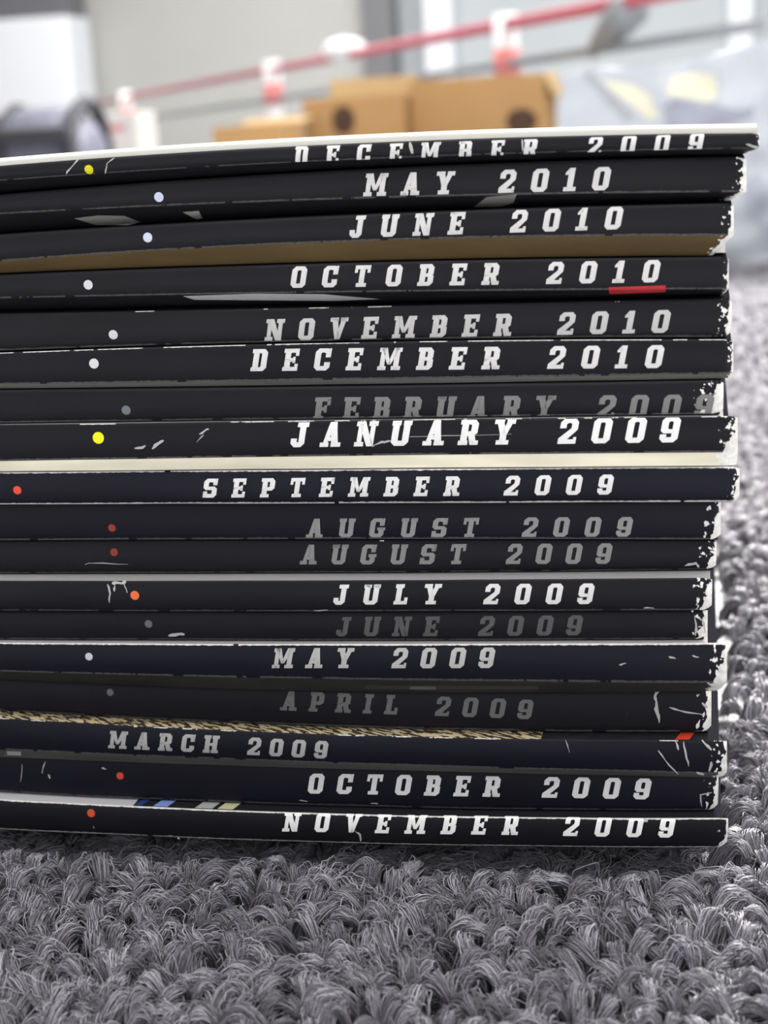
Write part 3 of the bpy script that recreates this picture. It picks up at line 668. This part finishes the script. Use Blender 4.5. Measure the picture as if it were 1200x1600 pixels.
# crumpled plastic bag with print, right of the boxes
YBAG = 1.06
def bag_top(x):
    pts = [(868, 112), (930, 104), (1010, 102), (1080, 92), (1140, 76), (1200, 60), (1300, 52), (1420, 100)]
    P = [hit(a, b, YBAG) for a, b in pts]
    return float(np.interp(x, [p.x for p in P], [p.z for p in P]))
xb0, xb1 = hit(868, 150, YBAG).x, hit(1420, 150, YBAG).x
creases = [((895, 112), (990, 190), .005), ((1200, 78), (1110, 130), .004), ((1000, 140), (1120, 170), -.004), ((1010, 150), (1060, 240), .004), ((1150, 230), (1260, 320), .005), ((1170, 330), (1220, 260), -.005), ((905, 150), (930, 330), -.003)]
CR = [(hit(*a, YBAG), hit(*b, YBAG), h) for a, b, h in creases]
def bag_y(x, z):
    y = YBAG
    u = (x - xb0) / (xb1 - xb0)
    y += .05 * (abs(2 * u - 1) ** 3)
    y += .022 * max(0, z / .16) ** 2
    for a, b, h in CR:
        d = Vector((b.x - a.x, b.z - a.z)); p = Vector((x - a.x, z - a.z)); L = d.length
        k = min(1, max(0, p.dot(d) / (L * L))); q = (p - d * k).length
        y += h * math.exp(-(q / .009) ** 2)
    y += .002 * math.sin(x * 140 + z * 60) + .0016 * math.sin(z * 190 - x * 70 + 1)
    return y
bagroot = empty('plastic_bag', Vector(((xb0 + xb1) / 2, YBAG + .05, FZ)), 'crumpled white plastic bag with yellow and grey print standing on the carpet, far right', 'bag')
bm = bmesh.new(); NX, NZ = 72, 44; F1, B1 = [], []
for k in range(NX + 1):
    x = xb0 + (xb1 - xb0) * k / NX; zt = bag_top(x); f, bk = [], []
    for j in range(NZ + 1):
        z = FZ + (zt - FZ) * j / NZ; y = bag_y(x, z); e = min(k, NX - k) / NX
        th = (.11 * min(1, e * 6) + .004) * (1 - (j / NZ) ** 2 * .96)
        f.append(bm.verts.new((x, y, z))); bk.append(bm.verts.new((x, y + th, z)))
    F1.append(f); B1.append(bk)
for k in range(NX):
    for j in range(NZ):
        bm.faces.new((F1[k][j], F1[k + 1][j], F1[k + 1][j + 1], F1[k][j + 1])); bm.faces.new((B1[k][j], B1[k][j + 1], B1[k + 1][j + 1], B1[k + 1][j]))
    bm.faces.new((F1[k][NZ], F1[k + 1][NZ], B1[k + 1][NZ], B1[k][NZ])); bm.faces.new((F1[k][0], B1[k][0], B1[k + 1][0], F1[k + 1][0]))
for j in range(NZ):
    bm.faces.new((F1[0][j], F1[0][j + 1], B1[0][j + 1], B1[0][j])); bm.faces.new((F1[NX][j], B1[NX][j], B1[NX][j + 1], F1[NX][j + 1]))
bmesh.ops.recalc_face_normals(bm, faces=bm.faces[:])
link('bag_body', mesh_bm('bag_body', bm, True), mat_plain('white_plastic', (.42, .44, .48, 1), .4, .4, .03, 30), bagroot)
def bag_print_shade(pts, col, name):
    P = [hit(a, b, YBAG) for a, b in pts]
    bm = bmesh.new(); bm.faces.new([bm.verts.new((p.x, 0, p.z)) for p in P]); bmesh.ops.triangulate(bm, faces=bm.faces[:])
    x0, x1 = min(p.x for p in P), max(p.x for p in P); z0, z1 = min(p.z for p in P), max(p.z for p in P)
    for k in range(1, 14):
        bmesh.ops.bisect_plane(bm, geom=bm.verts[:] + bm.edges[:] + bm.faces[:], plane_co=(x0 + (x1 - x0) * k / 14, 0, 0), plane_no=(1, 0, 0), dist=1e-7)
        bmesh.ops.bisect_plane(bm, geom=bm.verts[:] + bm.edges[:] + bm.faces[:], plane_co=(0, 0, z0 + (z1 - z0) * k / 14), plane_no=(0, 0, 1), dist=1e-7)
    for v in bm.verts: v.co.y = bag_y(v.co.x, v.co.z) - .0008
    bmesh.ops.recalc_face_normals(bm, faces=bm.faces[:])
    link(name, mesh_bm(name, bm, True), mat_plain('bag_print_shade', col, .5, .3, .03, 50), bagroot)
YE = (.60, .585, .46, 1); GR = (.29, .30, .36, 1)
bag_print_shade([(935, 122), (985, 130), (1015, 148), (1030, 185), (1010, 188), (985, 165), (955, 145)], YE, 'yellow_print')
bag_print_shade([(1040, 150), (1048, 118), (1085, 112), (1118, 116), (1122, 150), (1100, 168), (1075, 155)], YE, 'yellow_print')
bag_print_shade([(1036, 166), (1060, 152), (1110, 160), (1150, 172), (1180, 168), (1176, 184), (1110, 200), (1040, 200)], GR, 'grey_print_shade')
bag_print_shade([(1160, 285), (1185, 270), (1215, 300), (1230, 350), (1190, 360), (1165, 330)], (.34, .36, .42, 1), 'grey_print_shade')
bag_print_shade([(900, 112), (916, 113), (985, 178), (985, 190), (968, 186)], (.32, .33, .36, 1), 'grey_print_shade')  # not print: shade of the left crease, painted as a grey strip

# black duffel bag, white cabinet and small carton on the left
blk = mat_plain('black_nylon', (.075, .075, .10, 1), .55, .35, .2, 40, .15, 60)
blk2 = mat_plain('black_webbing', (.02, .02, .024, 1), .6, .3, .1, 60)
YD = 2.7; p0, p1 = hit(-70, 168, YD), hit(128, 168, YD); zt = hit(60, 165, YD).z
dr = empty('duffel_bag', Vector(((p0.x + p1.x) / 2, YD + .1, FZ)), 'black rounded duffel bag lying on the floor behind the stack, far left', 'bag')
bm = bmesh.new(); cz = (zt + FZ) / 2; hz = (zt - FZ) / 2
n = 13; pts = [Vector((p0.x + (p1.x - p0.x) * k / (n - 1), YD + .1, cz)) for k in range(n)]
rad = [hz * (1 - abs(2 * k / (n - 1) - 1) ** 4 * .72) for k in range(n)]
tube(bm, pts, rad, 28); bmesh.ops.bevel(bm, geom=[e for e in bm.edges if len(e.link_faces) == 2 and any(len(f.verts) > 8 for f in e.link_faces)], offset=.012, segments=3, affect='EDGES')
link('bag_body', mesh_bm('bag_body', bm, True), blk, dr)
for fx in (.32, .88):
    bm = bmesh.new(); cx = p0.x + (p1.x - p0.x) * fx
    ring = [Vector((cx, YD + .1 + math.cos(a) * (hz + .002), cz + math.sin(a) * (hz + .002))) for a in np.linspace(0, 2 * math.pi, 40)]
    tube(bm, ring, .008 if fx < .5 else .014, 8); link('strap', mesh_bm('strap', bm, True), blk2, dr)
bm = bmesh.new(); zq = hit(60, 212, YD).z
box(bm, (p0.x + .03, YD - .012, zq - .012), (p1.x - .03, YD + .03, zq + .014), .006); link('front_pocket_flap', mesh_bm('flap', bm), blk2, dr)
bm = bmesh.new(); c0, c1 = hit(-60, 60, 12.9), hit(108, 60, 12.9); zt = hit(50, 27, 12.9).z
cr_ = empty('white_cabinet', Vector(((c0.x + c1.x) / 2, 13.15, FZ)), 'white cabinet near the far wall, under a dark grey machine at far left', 'cabinet')
box(bm, (c0.x, 12.9, FZ), (c1.x, 13.4, zt), .01); link('body', mesh_bm('body', bm), mat_plain('white_enamel', (.90, .92, .97, 1), .4, .4, .02, 8), cr_)
bm = bmesh.new(); box(bm, (c0.x + .03, 12.886, .06), (c1.x - .03, 12.9, zt - .03), .004); link('door', mesh_bm('door', bm), bpy.data.materials['white_enamel'], cr_)
bm = bmesh.new(); q1 = hit(102, 10, 12.9)
box(bm, (c0.x + .02, 12.92, zt), (q1.x, 13.35, zt + .4), .02); o = link('machine', mesh_bm('machine', bm), mat_plain('grey_plastic', (.16, .16, .18, 1), .5, .3, .08, 12), None)
me = o.data; oc = Vector(((c0.x + q1.x) / 2, 13.14, zt)); me.transform(Matrix.Translation(-oc)); o.location = oc
tag(o, 'dark grey machine standing on the white cabinet', 'machine')
carA, carB = hit(136, 178, 5.0), hit(212, 178, 5.0)
crt = empty('carton', Vector(((carA.x + carB.x) / 2, 5.1, FZ)), 'small white carton with red printed stripe, between duffel bag and first barrier post', 'box')
bm = bmesh.new(); box(bm, (carA.x, 5.0, FZ), (carB.x, 5.2, carA.z), .006); link('body', mesh_bm('body', bm), mat_plain('white_carton', (.84, .80, .76, 1), .7, .2, .04, 20), crt)
zz0, zz1 = hit(170, 206, 5.0).z, hit(170, 196, 5.0).z
bm = bmesh.new(); box(bm, (carA.x + .02, 4.998, zz0), (carB.x - .04, 5.003, zz1)); link('stripe', mesh_bm('stripe', bm), mat_plain('pink_red_print', (.75, .30, .32, 1), .6, .2), crt)
